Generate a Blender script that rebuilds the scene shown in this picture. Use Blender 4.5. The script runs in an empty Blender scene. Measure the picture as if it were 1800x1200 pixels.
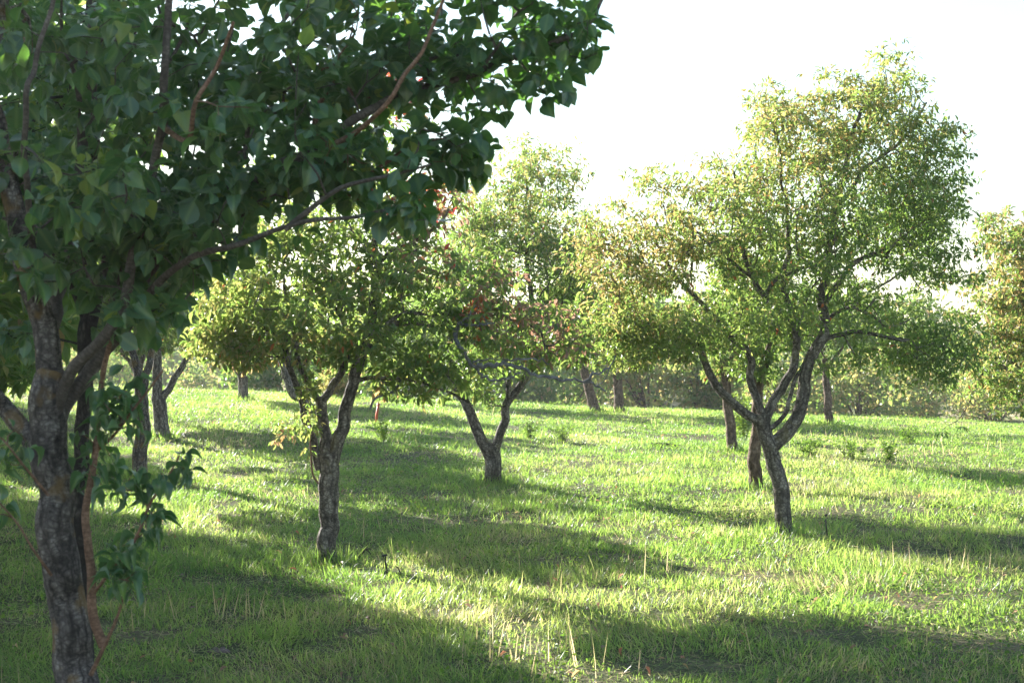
import bpy, math, random
import numpy as np
from mathutils import Vector
R = math.radians
rng = np.random.default_rng(11)
random.seed(5)
S = bpy.context.scene

# ------------------------------------------------------------------ camera
CAM = np.array([0.0, 0.0, 1.6]); FPX = 2500.0; PITCH = math.atan(50/2500.0)
cd = bpy.data.cameras.new('camera'); cam = bpy.data.objects.new('camera', cd)
S.collection.objects.link(cam); S.camera = cam
cam.location = CAM; cam.rotation_euler = (R(90)+PITCH, 0, 0)
cd.sensor_width = 36; cd.lens = 50; cd.clip_start = .05; cd.clip_end = 6000
cd.dof.use_dof = True; cd.dof.focus_distance = 13.0; cd.dof.aperture_fstop = 8.0

# ------------------------------------------------------------------ light
SUN_AZ, SUN_EL = -40.0, 21.0          # degrees from +Y (negative = left), above the horizon
sv = Vector((math.sin(R(SUN_AZ))*math.cos(R(SUN_EL)), math.cos(R(SUN_AZ))*math.cos(R(SUN_EL)), math.sin(R(SUN_EL))))
ld = bpy.data.lights.new('sun', 'SUN'); ld.energy = 5.0; ld.angle = R(.5); ld.color = (1, .955, .87)
sun = bpy.data.objects.new('sun', ld); S.collection.objects.link(sun)
sun.rotation_euler = sv.to_track_quat('Z', 'Y').to_euler()
W = bpy.data.worlds.new("World"); S.world = W; W.use_nodes = True
nt = W.node_tree; bgn = nt.nodes['Background']
sky = nt.nodes.new('ShaderNodeTexSky'); sky.sky_type = 'NISHITA'; sky.sun_disc = False
sky.sun_elevation = R(SUN_EL); sky.sun_rotation = R(SUN_AZ) % (2*math.pi); sky.dust_density = .5; sky.air_density = 1.4; sky.ozone_density = 2.0
nt.links.new(sky.outputs[0], bgn.inputs[0]); bgn.inputs[1].default_value = .072
S.view_settings.view_transform = 'Standard'; S.view_settings.look = 'None'
S.view_settings.exposure = 2.0; S.view_settings.gamma = 1
S.cycles.max_bounces = 6; S.cycles.transmission_bounces = 4; S.cycles.diffuse_bounces = 4
S.cycles.glossy_bounces = 2
GLARE_HAZE = .0007

# ------------------------------------------------------------------ helpers
def tag(o, label=None, cat=None, group=None, kind=None):
    if label: o['label'] = label
    if cat: o['category'] = cat
    if group: o['group'] = group
    if kind: o['kind'] = kind
    return o
def empty(name, loc):
    o = bpy.data.objects.new(name, None); S.collection.objects.link(o); o.location = loc
    o.empty_display_size = .2
    return o
def hash2(ix, iy, s):
    h = (ix.astype(np.int64)*374761393 + iy.astype(np.int64)*668265263 + s*974634777) & 0x7fffffff
    h = ((h ^ (h >> 13))*1274126177) & 0x7fffffff
    return ((h ^ (h >> 16)) & 0xffff)/65535.0
def vn(x, y, s=0):
    x = np.asarray(x, float); y = np.asarray(y, float)
    ix = np.floor(x); iy = np.floor(y); fx = x-ix; fy = y-iy
    fx = fx*fx*(3-2*fx); fy = fy*fy*(3-2*fy)
    a = hash2(ix, iy, s); b = hash2(ix+1, iy, s); c = hash2(ix, iy+1, s); d = hash2(ix+1, iy+1, s)
    return (a*(1-fx)+b*fx)*(1-fy)+(c*(1-fx)+d*fx)*fy
def fbm(x, y, s=0, o=3):
    t = 0; a = .5; n = 0
    for k in range(o):
        t = t+a*vn(x*2**k, y*2**k, s+k*7); n += a; a *= .5
    return t/n
def sstep(a, b, v):
    t = np.clip((v-a)/(b-a), 0, 1); return t*t*(3-2*t)
def G(x, y):                                    # ground height
    x = np.asarray(x, float); y = np.asarray(y, float)
    xc = np.clip(x, -20, 20)
    z = sstep(8, 37, y)*(.62-.042*xc)
    z = z + .10*(fbm(x/3.1, y/3.1, 3)-.5)*sstep(4, 14, y) + .05*(vn(x/1.1, y/1.1, 9)-.5)
    z = z - sstep(40, 62, y)*(1.0-.03*xc)
    z = z + sstep(62, 125, y)*(4.6+1.6*np.sin(x/19.0+1.2)) + sstep(120, 420, y)*7 + sstep(62, 90, y)*.9*(fbm(x/7, y/7, 5)-.5)
    return z
def PX(px, py, d):                              # point at image position and depth
    f = np.array([0, math.cos(PITCH), math.sin(PITCH)]); u = np.array([0, -math.sin(PITCH), math.cos(PITCH)])
    return CAM + d*(f + (px-900)/FPX*np.array([1., 0, 0]) + (600-py)/FPX*u)
def onground(px, py):                           # first ground point under an image position
    for d in np.arange(4, 90, .05):
        p = PX(px, py, d)
        if p[2] <= float(G(p[0], p[1])): return p, d
    return p, d
def mesh(name, V, F, mat, parent=None, attrs=None, smooth=False, loc=None, uv=None):
    """V (n,3); F list of arrays (m,k)"""
    me = bpy.data.meshes.new(name)
    V = np.asarray(V, np.float32)
    me.vertices.add(len(V)); me.vertices.foreach_set('co', V.ravel())
    if not isinstance(F, list): F = [F]
    F = [f for f in F if len(f)]
    nl = sum(f.size for f in F); me.loops.add(nl)
    me.loops.foreach_set('vertex_index', np.concatenate([f.ravel() for f in F]).astype(np.int32))
    tot = np.concatenate([np.full(len(f), f.shape[1], np.int32) for f in F])
    st = np.concatenate([[0], np.cumsum(tot)[:-1]]).astype(np.int32)
    me.polygons.add(len(tot)); me.polygons.foreach_set('loop_start', st)
    try: me.polygons.foreach_set('loop_total', tot)
    except Exception: pass
    me.update(calc_edges=True)
    for k, a in (attrs or {}).items():
        a = np.asarray(a, np.float32)
        if a.ndim == 1:
            at = me.attributes.new(k, 'FLOAT', 'POINT'); at.data.foreach_set('value', a)
        else:
            at = me.attributes.new(k, 'FLOAT_VECTOR', 'POINT'); at.data.foreach_set('vector', a.ravel())
    me.polygons.foreach_set('use_smooth', np.full(len(tot), smooth))
    if mat: me.materials.append(mat)
    o = bpy.data.objects.new(name, me); S.collection.objects.link(o)
    if parent: o.parent = parent
    if loc is not None: o.location = loc
    return o

# ------------------------------------------------------------------ materials
def newmat(name):
    m = bpy.data.materials.new(name); m.use_nodes = True
    t = m.node_tree; t.nodes.clear(); out = t.nodes.new('ShaderNodeOutputMaterial')
    return m, t, out
def N(t, typ, **kw):
    n = t.nodes.new(typ)
    for k, v in kw.items():
        if k.startswith('i_'): n.inputs[k[2:].replace('_', ' ')].default_value = v
        elif k[0] == 'n' and k[1:].isdigit(): n.inputs[int(k[1:])].default_value = v
        else: setattr(n, k, v)
    return n
def ramp(t, fac, stops):
    r = t.nodes.new('ShaderNodeValToRGB'); e = r.color_ramp.elements
    while len(e) < len(stops): e.new(.5)
    for k, (p, c) in enumerate(stops): e[k].position = p; e[k].color = (*c, 1)
    t.links.new(fac, r.inputs[0]); return r.outputs[0]
def leafmat(name, stops, tstops, mix=.5, rough=.38, spec=.5, midrib=False):
    m, t, out = newmat(name); L = t.links.new
    a = N(t, 'ShaderNodeAttribute', attribute_name='lv')
    c = ramp(t, a.outputs['Fac'], stops); tc = ramp(t, a.outputs['Fac'], tstops)
    if midrib:
        q = N(t, 'ShaderNodeAttribute', attribute_name='lq'); sp = N(t, 'ShaderNodeSeparateXYZ'); L(q.outputs['Vector'], sp.inputs[0])
        ab = N(t, 'ShaderNodeMath', operation='ABSOLUTE'); L(sp.outputs[0], ab.inputs[0])
        mr = N(t, 'ShaderNodeMapRange', n1=.0, n2=.10, n3=1., n4=0.); L(ab.outputs[0], mr.inputs[0])
        # side veins
        v1 = N(t, 'ShaderNodeMath', operation='MULTIPLY_ADD', n1=-.9); L(ab.outputs[0], v1.inputs[0]); L(sp.outputs[1], v1.inputs[2])
        v2 = N(t, 'ShaderNodeMath', operation='MULTIPLY', n1=52.); L(v1.outputs[0], v2.inputs[0])
        v3 = N(t, 'ShaderNodeMath', operation='SINE'); L(v2.outputs[0], v3.inputs[0])
        v4 = N(t, 'ShaderNodeMapRange', n1=.8, n2=1., n3=0., n4=.22); L(v3.outputs[0], v4.inputs[0])
        mx0 = N(t, 'ShaderNodeMath', operation='MAXIMUM'); L(mr.outputs[0], mx0.inputs[0]); L(v4.outputs[0], mx0.inputs[1])
        mx = N(t, 'ShaderNodeMix', data_type='RGBA'); mx.inputs[7].default_value = (.20, .30, .10, 1)
        sc = N(t, 'ShaderNodeMath', operation='MULTIPLY', n1=.75); L(mx0.outputs[0], sc.inputs[0])
        L(sc.outputs[0], mx.inputs[0]); L(c, mx.inputs[6]); c = mx.outputs[2]
        ge = N(t, 'ShaderNodeTexNoise', n2=40.); L(N(t, 'ShaderNodeTexCoord').outputs['Object'], ge.inputs[0])
        bl = N(t, 'ShaderNodeMapRange', n1=.66, n2=.72, n3=0., n4=.7); L(ge.outputs[0], bl.inputs[0])
        mx2 = N(t, 'ShaderNodeMix', data_type='RGBA'); mx2.inputs[7].default_value = (.05, .035, .015, 1)
        L(bl.outputs[0], mx2.inputs[0]); L(c, mx2.inputs[6]); c = mx2.outputs[2]
    b = N(t, 'ShaderNodeBsdfPrincipled'); b.inputs['Roughness'].default_value = rough; b.inputs['Specular IOR Level'].default_value = spec
    L(c, b.inputs['Base Color'])
    tr = N(t, 'ShaderNodeBsdfTranslucent'); L(tc, tr.inputs[0])
    mm = N(t, 'ShaderNodeMixShader', n0=mix); L(b.outputs[0], mm.inputs[1]); L(tr.outputs[0], mm.inputs[2]); L(mm.outputs[0], out.inputs[0])
    return m
def barkmat(name, dark, mid, light, lichen=None, sc=1., bump=.6, plate=(26, 26, 14), lich=.62, fis=(16, 16, 3.2), fd=.5):
    """plates (small cracked cells) cut by long wandering fissures, in coordinates that follow the limb"""
    m, t, out = newmat(name); L = t.links.new
    a = N(t, 'ShaderNodeAttribute', attribute_name='bk')
    wn = N(t, 'ShaderNodeTexNoise', n2=22.*sc, n3=4.); L(a.outputs['Vector'], wn.inputs[0])
    def mapped(scale, amt):
        mp = N(t, 'ShaderNodeMapping'); L(a.outputs['Vector'], mp.inputs[0]); mp.inputs['Scale'].default_value = tuple(p*sc for p in scale)
        wv = N(t, 'ShaderNodeVectorMath', operation='MULTIPLY_ADD'); wv.inputs[1].default_value = (amt,)*3
        L(wn.outputs['Color'], wv.inputs[0]); L(mp.outputs[0], wv.inputs[2]); return wv.outputs[0]
    v1 = N(t, 'ShaderNodeTexVoronoi', feature='DISTANCE_TO_EDGE'); v1.inputs['Scale'].default_value = 1.; L(mapped(plate, 1.5), v1.inputs[0])
    crk = N(t, 'ShaderNodeMapRange', n1=0., n2=.20, n3=.40, n4=1.); L(v1.outputs['Distance'], crk.inputs[0])
    v2 = N(t, 'ShaderNodeTexVoronoi', feature='DISTANCE_TO_EDGE'); v2.inputs['Scale'].default_value = 1.; L(mapped(fis, 1.1), v2.inputs[0])
    fs = N(t, 'ShaderNodeMapRange', n1=0., n2=.20, n3=1-fd, n4=1.); L(v2.outputs['Distance'], fs.inputs[0])
    n2 = N(t, 'ShaderNodeTexNoise', n2=55.*sc, n3=8.); n2.inputs['Roughness'].default_value = .7
    st = N(t, 'ShaderNodeMapping'); st.inputs['Scale'].default_value = (1, 1, .45); L(a.outputs['Vector'], st.inputs[0]); L(st.outputs[0], n2.inputs[0])
    n3 = N(t, 'ShaderNodeTexNoise', n2=9.*sc, n3=6.); L(a.outputs['Vector'], n3.inputs[0])
    k1 = N(t, 'ShaderNodeMath', operation='MULTIPLY'); L(crk.outputs[0], k1.inputs[0]); L(fs.outputs[0], k1.inputs[1])
    nn = N(t, 'ShaderNodeMapRange', n1=.3, n2=.72); L(n2.outputs[0], nn.inputs[0])
    n4 = N(t, 'ShaderNodeMapRange', n1=.3, n2=.7, n3=.55, n4=1.25); L(n3.outputs[0], n4.inputs[0])
    k2 = N(t, 'ShaderNodeMath', operation='MULTIPLY'); L(k1.outputs[0], k2.inputs[0]); L(nn.outputs[0], k2.inputs[1])
    k3 = N(t, 'ShaderNodeMath', operation='MULTIPLY'); L(k2.outputs[0], k3.inputs[0]); L(n4.outputs[0], k3.inputs[1])
    c = ramp(t, k3.outputs[0], [(.0, dark), (.35, mid), (.85, light)])
    if lichen:
        lm = N(t, 'ShaderNodeMapRange', n1=lich-.03, n2=lich+.05, n3=0., n4=.65); L(n3.outputs[0], lm.inputs[0])
        mx = N(t, 'ShaderNodeMix', data_type='RGBA'); mx.inputs[7].default_value = (*lichen, 1)
        L(lm.outputs[0], mx.inputs[0]); L(c, mx.inputs[6]); c = mx.outputs[2]
    b = N(t, 'ShaderNodeBsdfPrincipled'); b.inputs['Roughness'].default_value = .85; b.inputs['Specular IOR Level'].default_value = .25
    L(c, b.inputs['Base Color'])
    bp = N(t, 'ShaderNodeBump'); bp.inputs['Strength'].default_value = bump; bp.inputs['Distance'].default_value = .014/sc
    L(k2.outputs[0], bp.inputs['Height']); L(bp.outputs[0], b.inputs['Normal']); L(b.outputs[0], out.inputs[0])
    return m

M_hero = leafmat('pear_leaf', [(0, (.045, .105, .062)), (.7, (.085, .17, .075)), (.88, (.15, .24, .06)), (1, (.26, .30, .06))],
                 [(0, (.08, .22, .03)), (.7, (.15, .34, .04)), (1, (.45, .52, .06))], .38, .30, .8, midrib=True)
M_mid = leafmat('orchard_leaf', [(0, (.03, .075, .025)), (.5, (.065, .13, .035)), (.72, (.15, .19, .055)), (.82, (.27, .20, .08)), (.89, (.21, .14, .11)), (.92, (.23, .13, .10)), (.955, (.40, .11, .03)), (1, (.42, .05, .04))],
                [(0, (.15, .34, .05)), (.5, (.31, .48, .09)), (.72, (.58, .62, .17)), (.82, (.80, .56, .22)), (.89, (.45, .28, .19)), (.92, (.50, .27, .18)), (.955, (.75, .2, .05)), (1, (.7, .10, .08))], .5, .36)
M_weed = leafmat('weed_leaf', [(0, (.03, .08, .02)), (1, (.09, .17, .035))], [(0, (.12, .3, .03)), (1, (.35, .5, .05))], .5, .5, .3)
M_grass = leafmat('grass_blade', [(0, (.022, .066, .036)), (.45, (.042, .108, .054)), (.75, (.085, .15, .07)), (.86, (.20, .18, .09)), (1, (.34, .27, .16))],
                  [(0, (.20, .42, .06)), (.45, (.42, .64, .10)), (.75, (.62, .74, .18)), (.86, (.75, .66, .3)), (1, (.75, .6, .38))], .58, .38, .5)
M_bark1 = barkmat('furrowed_bark', (.016, .013, .013), (.22, .19, .18), (.62, .57, .54), (.24, .15, .06), 1., 1.0, (34, 34, 66), .57, (20, 20, 4), .8)
M_bark1b = barkmat('smooth_limb_bark', (.05, .04, .035), (.12, .10, .09), (.24, .20, .18), None, 1., .5, (26, 26, 70), .6, (18, 18, 6), .4)
M_bark2 = barkmat('grey_bark', (.02, .016, .014), (.27, .235, .205), (.70, .63, .58), (.20, .17, .09), .62, 1.0, (38, 38, 60), .64, (22, 22, 4), .82)
M_bark3 = barkmat('brown_bark', (.04, .025, .016), (.24, .165, .12), (.45, .35, .28), None, .45, 1., (34, 34, 20), .6, (24, 24, 5), .7)
M_darkbark = barkmat('dark_bark', (.010, .009, .009), (.05, .042, .038), (.15, .13, .12), None, .8, 1.0, (44, 44, 30), .6, (26, 26, 6), .7)
M_red = barkmat('red_shoot_bark', (.07, .04, .028), (.22, .125, .085), (.34, .22, .16), None, 1.6, .2, (12, 12, 50), .6, (8, 8, 4), .15)
M_dead = barkmat('dead_wood', (.08, .075, .08), (.22, .215, .23), (.40, .39, .40), None, 1.4, .4, (20, 20, 8))

# ------------------------------------------------------------------ tree builder
def catmull(P, n):
    P = np.asarray(P, float); Q = np.vstack([2*P[0]-P[1], P, 2*P[-1]-P[-2]]); out = []
    for i in range(1, len(Q)-2):
        p0, p1, p2, p3 = Q[i-1], Q[i], Q[i+1], Q[i+2]
        k = max(2, int(np.linalg.norm((p2-p1)[:3])/n)+1)
        for t in np.linspace(0, 1, k, endpoint=False):
            out.append(.5*((2*p1)+(-p0+p2)*t+(2*p0-5*p1+4*p2-p3)*t*t+(-p0+3*p1-3*p2+p3)*t**3))
    out.append(P[-1]); return np.array(out)
class Tubes:
    def __init__(s): s.V = []; s.Q = []; s.T = []; s.B = []; s.n = 0; s.off = 0
    def add(s, P, rad, k, knob=.0, seed=0, cap=True):
        P = np.asarray(P, float); m = len(P)
        if m < 2: return
        T = np.gradient(P, axis=0); T /= np.linalg.norm(T, axis=1)[:, None]+1e-9
        ref = np.array([1., .13, .07]) if abs(T[0][0]) < .9 else np.array([0, 1., 0])
        U = np.empty_like(P); u = ref-T[0]*ref.dot(T[0]); u /= np.linalg.norm(u)
        for i in range(m):
            u = u-T[i]*u.dot(T[i]); u /= np.linalg.norm(u)+1e-9; U[i] = u
        Wv = np.cross(T, U); th = np.linspace(0, 2*math.pi, k, endpoint=False)
        c, sn = np.cos(th), np.sin(th)
        ln = np.concatenate([[0], np.cumsum(np.linalg.norm(np.diff(P, axis=0), axis=1))])
        rr = np.repeat(np.asarray(rad, float)[:, None], k, 1)
        if knob > 0:
            r0 = float(np.max(rad))
            X = c[None, :]*1.6+0*ln[:, None]; Y = sn[None, :]*1.6+ln[:, None]*.0
            Lz = ln[:, None]/r0
            f1 = fbm(X+Lz*.35+seed*3.1, Y*1.0+Lz*.30+seed, 21, 3)-.5
            f2 = fbm(th[None, :]*k/2.2/2+0*Lz, Lz*2.6+0*c[None, :], 31+seed, 2)-.5
            rr = rr*(1+knob*2.2*f1)+r0*knob*.55*f2
        V = P[:, None, :]+rr[:, :, None]*(c[None, :, None]*U[:, None, :]+sn[None, :, None]*Wv[:, None, :])
        B = np.stack([c[None, :]*rr, sn[None, :]*rr, np.repeat(ln[:, None]+s.off, k, 1)], -1); s.off += 1.37
        i0 = s.n; s.V.append(V.reshape(-1, 3)); s.B.append(B.reshape(-1, 3)); s.n += m*k
        a = i0+(np.arange(m-1)[:, None]*k+np.arange(k)[None, :]); b = i0+(np.arange(m-1)[:, None]*k+(np.arange(k)[None, :]+1) % k)
        s.Q.append(np.stack([a, b, b+k, a+k], -1).reshape(-1, 4))
        if cap:
            s.V.append((P[-1]+T[-1]*rad[-1]*.6)[None]); s.B.append(np.array([[0, 0, ln[-1]+s.off]])); ci = s.n; s.n += 1
            e = i0+(m-1)*k+np.arange(k); s.T.append(np.stack([e, np.roll(e, -1), np.full(k, ci)], -1))
    def build(s, name, mat, parent, base):
        if not s.V: return None
        return mesh(name, np.vstack(s.V)-base, [np.vstack(s.Q)]+([np.vstack(s.T)] if s.T else []), mat, parent, {'bk': np.vstack(s.B)}, True)

LT = {}   # leaf templates: (verts (side, along, normal), faces, centreline sign)
def mk_templates():
    ys = np.array([0, .10, .28, .50, .70, .86, 1.0]); ws = np.array([.02, .20, .34, .36, .27, .12, .0])
    v = []; q = []
    for y, w in zip(ys, ws):
        nz = -.22*(y-.3)**2*2
        v += [(-w, y, nz+.30*w), (-w*.5, y, nz+.10*w), (0, y, nz), (w*.5, y, nz+.10*w), (w, y, nz+.30*w)]
    for i in range(len(ys)-1):
        for j in range(4):
            a = i*5+j; q.append((a, a+1, a+6, a+5))
    n = len(v); v += [(-.018, -.42, .03), (.018, -.42, .03), (-.018, .02, 0), (.018, .02, 0)]; q.append((n, n+1, n+3, n+2))
    LT['hero'] = (np.array(v), [np.array(q)])
    v = [(0, 0, 0), (-.22, .42, .03), (.22, .42, .03), (0, .45, -.05), (0, 1, -.22), (-.15, .75, -.05), (.15, .75, -.05)]
    LT['mid'] = (np.array(v, float), [np.array([(0, 3, 5, 1), (0, 2, 6, 3)]), np.array([(3, 4, 5), (3, 6, 4)])])
    v = [(0, 0, 0), (-.27, .5, .05), (0, 1, -.1), (.27, .5, .05)]
    LT['far'] = (np.array(v, float), [np.array([(0, 2, 1), (0, 3, 2)])])
    v = [(-.5, 0, 0), (.5, 0, 0), (-.42, .5, 0), (.42, .5, 0), (0, 1, 0)]
    LT['blade'] = (np.array(v, float), [np.array([(0, 1, 3, 2)]), np.array([(2, 3, 4)])])
mk_templates()
def nrm(a): return a/(np.linalg.norm(a, axis=1)[:, None]+1e-9)
def leaves(name, P, D, Nn, size, lv, tpl, mat, parent=None, base=np.zeros(3), curl=None, wid=None, q=False, smooth=False, bend=None):
    v, F = LT[tpl]; n = len(P)
    D = nrm(D); Nn = Nn-D*(Nn*D).sum(1)[:, None]; Nn = nrm(Nn); Sd = np.cross(D, Nn)
    cz = np.ones(n) if curl is None else curl; wd = np.ones(n) if wid is None else wid
    sz = size[:, None, None]
    V = P[:, None, :]+sz*(v[None, :, 0, None]*wd[:, None, None]*Sd[:, None, :]+v[None, :, 1, None]*D[:, None, :]+v[None, :, 2, None]*cz[:, None, None]*Nn[:, None, :])
    if bend is not None:       # extra bend along Nn growing with v^2
        V += sz*(v[None, :, 1, None]**2)*bend[:, None, None]*Nn[:, None, :]
    off = (np.arange(n)*len(v))[:, None, None]
    FF = [(f[None]+off).reshape(-1, f.shape[1]) for f in F]
    at = {'lv': np.repeat(lv, len(v))}
    if q: at['lq'] = np.tile(np.stack([v[:, 0], v[:, 1], v[:, 2]*0], -1), (n, 1))
    return mesh(name, V.reshape(-1, 3)-base, FF, mat, parent, at, smooth)

def rdir(n): return nrm(rng.normal(size=(n, 3)))
def rosettes(C, B, k, size, droop=.5, spread=1.):
    """k leaves around each cluster centre C with branch direction B"""
    n = len(C); P = np.repeat(C, k, 0); Bd = np.repeat(B, k, 0)
    r = rdir(n*k); r = nrm(r-Bd*(r*Bd).sum(1)[:, None]*.7)
    D = nrm(Bd*rng.uniform(0., .7, (n*k, 1))+r*spread+np.array([0, 0, -droop])*rng.uniform(.2, 1.3, (n*k, 1)))
    up = nrm(np.array([0, 0, 1.])+r*.5+rng.normal(size=(n*k, 3))*.45)
    s = size*rng.uniform(.6, 1.25, n*k)
    return P+D*s[:, None]*.35, D, up, s

BASES = []
class Tree:
    def __init__(s, name, base_px, label, cat='tree', group=None, depth=None, sink=.12):
        if depth is None: p, d = onground(*base_px)
        else: p = PX(base_px[0], base_px[1], depth); d = depth
        s.d = d; s.base = np.array([p[0], p[1], float(G(p[0], p[1]))])
        s.root = empty(name, s.base); tag(s.root, label, cat, group); BASES.append(s.base)
        s.P = []; s.par = []; s.L = []; s.rad = []; s.own = []; s.bown = []; s.nexp = 0; s.tubes = []; s.br = []
    def px(s, a): return PX(a[0], a[1], s.d+(a[2] if len(a) > 2 else 0))
    def limb(s, pts, r0, r1, mat=0, knob=.06, k=14, res=.05, grow=True, basal=False, jit=.0):
        """pts in image px with depth offsets; radii in image px"""
        A = np.array([np.append(s.px(p), 0) for p in pts])
        if basal: 
            A[0][2] = s.base[2]-.12
        C = catmull(A, res)[:, :3]; m = len(C)
        ln_ = np.concatenate([[0], np.cumsum(np.linalg.norm(np.diff(C, axis=0), axis=1))]); sd = len(s.tubes)*13+int(abs(pts[0][0]))
        am = np.clip(ln_/.25, 0, 1)*min(.035, 1.0*r0*s.d/FPX)
        C = C+np.stack([(fbm(ln_/.22+sd, ln_*0+q, 3, 2)-.5)*2*am for q in (1.5, 7.5, 13.5)], -1)
        t = np.linspace(0, 1, m); r = .88*(r0+(r1-r0)*t)*s.d/FPX
        if basal: r = r*(1+.35*np.exp(-(np.linalg.norm(C-C[0], axis=1)-.1).clip(0)/.10))
        s.tubes.append((C, r, k, knob, mat))
        if grow:
            st = max(1, int(.1/res)); i0 = len(s.P)
            if i0:
                PP = np.array(s.P); j = int(np.argmin(np.linalg.norm(PP-C[0], axis=1))); l0 = s.L[j]
            else: j = -1; l0 = 0
            ln = np.concatenate([[0], np.cumsum(np.linalg.norm(np.diff(C, axis=0), axis=1))])
            prev = j
            for i in range(0, m, st):
                s.P.append(C[i]); s.par.append(prev); s.L.append(l0+ln[i]); s.rad.append(r[i]); s.own.append(len(s.tubes)-1); prev = len(s.P)-1
    def grow(s, blobs, n, minr=.0022, tw=.35, zmin=None, shell=.55, minz=None):
        w = np.array([b[6] if len(b) > 6 else b[3]*b[4]*b[5] for b in blobs], float); w /= w.sum()
        cnt = rng.multinomial(n, w); A = []
        for b, c in zip(blobs, cnt):
            u = rdir(c)*rng.uniform(0, 1, (c, 1))**shell
            cx = s.px(b[:3]); A.append(cx+u*np.array([b[3]*s.d/FPX, b[5], b[4]*s.d/FPX]))
        A = np.vstack(A)
        if minz: A = A[A[:, 2] > s.base[2]+minz]
        nP = len(s.P); s.nexp = nP
        PP = np.zeros((nP+len(A)*30, 3)); PP[:nP] = s.P; LL = np.zeros(len(PP)); LL[:nP] = s.L
        own = list(s.own); par = list(s.par); d0 = np.min(np.linalg.norm(A[:, None]-PP[None, :nP:3], axis=2), axis=1)
        start = max(0, int(nP*.0))
        lowok = PP[:nP, 2] > s.base[2]+(tw)
        LL[:nP][~lowok] = 50
        cur = nP; s.tips = []; s.tdir = []; brs = []
        for a in A[np.argsort(d0)]:
            dd = np.linalg.norm(PP[:cur]-a, axis=1); j = int(np.argmin(dd+.22*LL[:cur])); d = dd[j]
            if d < .03: continue
            pj = par[j] if par[j] >= 0 else j
            tg = PP[j]-PP[pj]; tg = tg/(np.linalg.norm(tg)+1e-9)
            mid = (PP[j]+a)/2+tg*d*.20+np.array([0, 0, -.06*d])+rng.normal(size=3)*d*.06
            m = min(28, max(3, int(d/.09)+1)); t = np.linspace(0, 1, m)[:, None]
            C = (1-t)**2*PP[j]+2*t*(1-t)*mid+t*t*a
            C[1:-1] += rng.normal(size=(m-2, 3))*min(.012, d*.03)
            ids = [j]; pr = j
            for i in range(1, m):
                PP[cur] = C[i]; LL[cur] = LL[pr]+d/m; par.append(pr); own.append(own[j]); ids.append(cur); pr = cur; cur += 1
            brs.append(ids); s.tips.append(C[-1]); s.tdir.append(C[-1]-C[-2])
        c = np.zeros(cur)
        for ids in brs: c[ids[-1]] += 1
        for i in range(cur-1, nP-1, -1): c[par[i]] += c[i]
        rad = minr*np.maximum(c, 1)**.46
        s.PP = PP[:cur]; s.brs = brs
        for ids in brs:
            r = rad[ids].copy(); r[0] = r[1]
            if ids[0] < nP: cap = s.rad[ids[0]]*.75; r = np.minimum(r, max(cap, minr))
            r[-1] = minr*.7
            s.br.append((PP[ids], r)); s.bown.append(own[ids[0]])
        return s
    def clusters(s, per, gap=.09, trim=.45):
        """leafing points: tips plus spurs along the outer part of the branches"""
        C = []; B = []
        for P, r in s.br:
            m = len(P); tp = P[-1]-P[-2]; tp = tp/(np.linalg.norm(tp)+1e-9)
            C.append(P[-1]); B.append(tp)
            for q in range(per):
                f = 1-rng.uniform(0, trim); x = f*(m-1); i = min(int(x), m-2); p = P[i]+(P[i+1]-P[i])*(x-i)
                o = rdir(1)[0]; o[2] = abs(o[2])*.6; C.append(p+o*rng.uniform(.2, 1.)*gap); B.append(nrm((o+tp*.5)[None])[0])
        return np.array(C), np.array(B)
    def wood(s, mats, names=('trunk', 'limb'), twig_k=4, main=0, twigname='branches'):
        T = Tubes()
        for idx, (C, r, k, knob, mat) in enumerate(s.tubes):
            if mat == 0: T.add(C, r, k, knob, idx)
        for P, r in s.br: T.add(P, r, 6 if r[0] > .012 else twig_k, 0, 0, False)
        o = T.build('trunk', mats[0], s.root, s.base)
        return o

def tint(P, lv, blobs):
    """blobs: (centre, radius, value, prob) -> leaves near there take another hue"""
    for c, rad, v, pr in blobs:
        d = np.linalg.norm((P-c)*np.array([1, .5, 1]), axis=1)/rad
        hit = rng.random(len(P)) < pr*np.exp(-d**3)
        lv[hit] = v+rng.normal(size=hit.sum())*(.025 if v < .86 else .012)
    return np.clip(lv, 0, 1)
def crown(T, per, k, size, tpl, mat, lv0, lvs, tints=(), droop=.5, gap=.1, name='crown', gradx=None, wid=None, q=False):
    C, B = T.clusters(per, gap)
    P, D, U, s = rosettes(C, B, k, size, droop)
    cl = np.repeat(rng.normal(size=len(C)), k)
    lv = lv0+lvs*(.6*cl+.7*rng.normal(size=len(P)))
    if gradx is not None: lv = lv+gradx(P)
    lv = np.clip(lv, 0, .78)
    rare = rng.random(len(P)) < .012; lv[rare] = rng.choice([.84, .95], rare.sum())
    lv = tint(P, lv, tints) if tpl != 'hero' else np.clip(lv, 0, 1)
    return leaves(name, P, D, U, s, lv, tpl, mat, T.root, T.base, curl=rng.uniform(.3, 1.8, len(P)), q=q, smooth=(tpl == 'hero'),
                  wid=rng.uniform(.75, 1.15, len(P))*(wid or 1))

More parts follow.
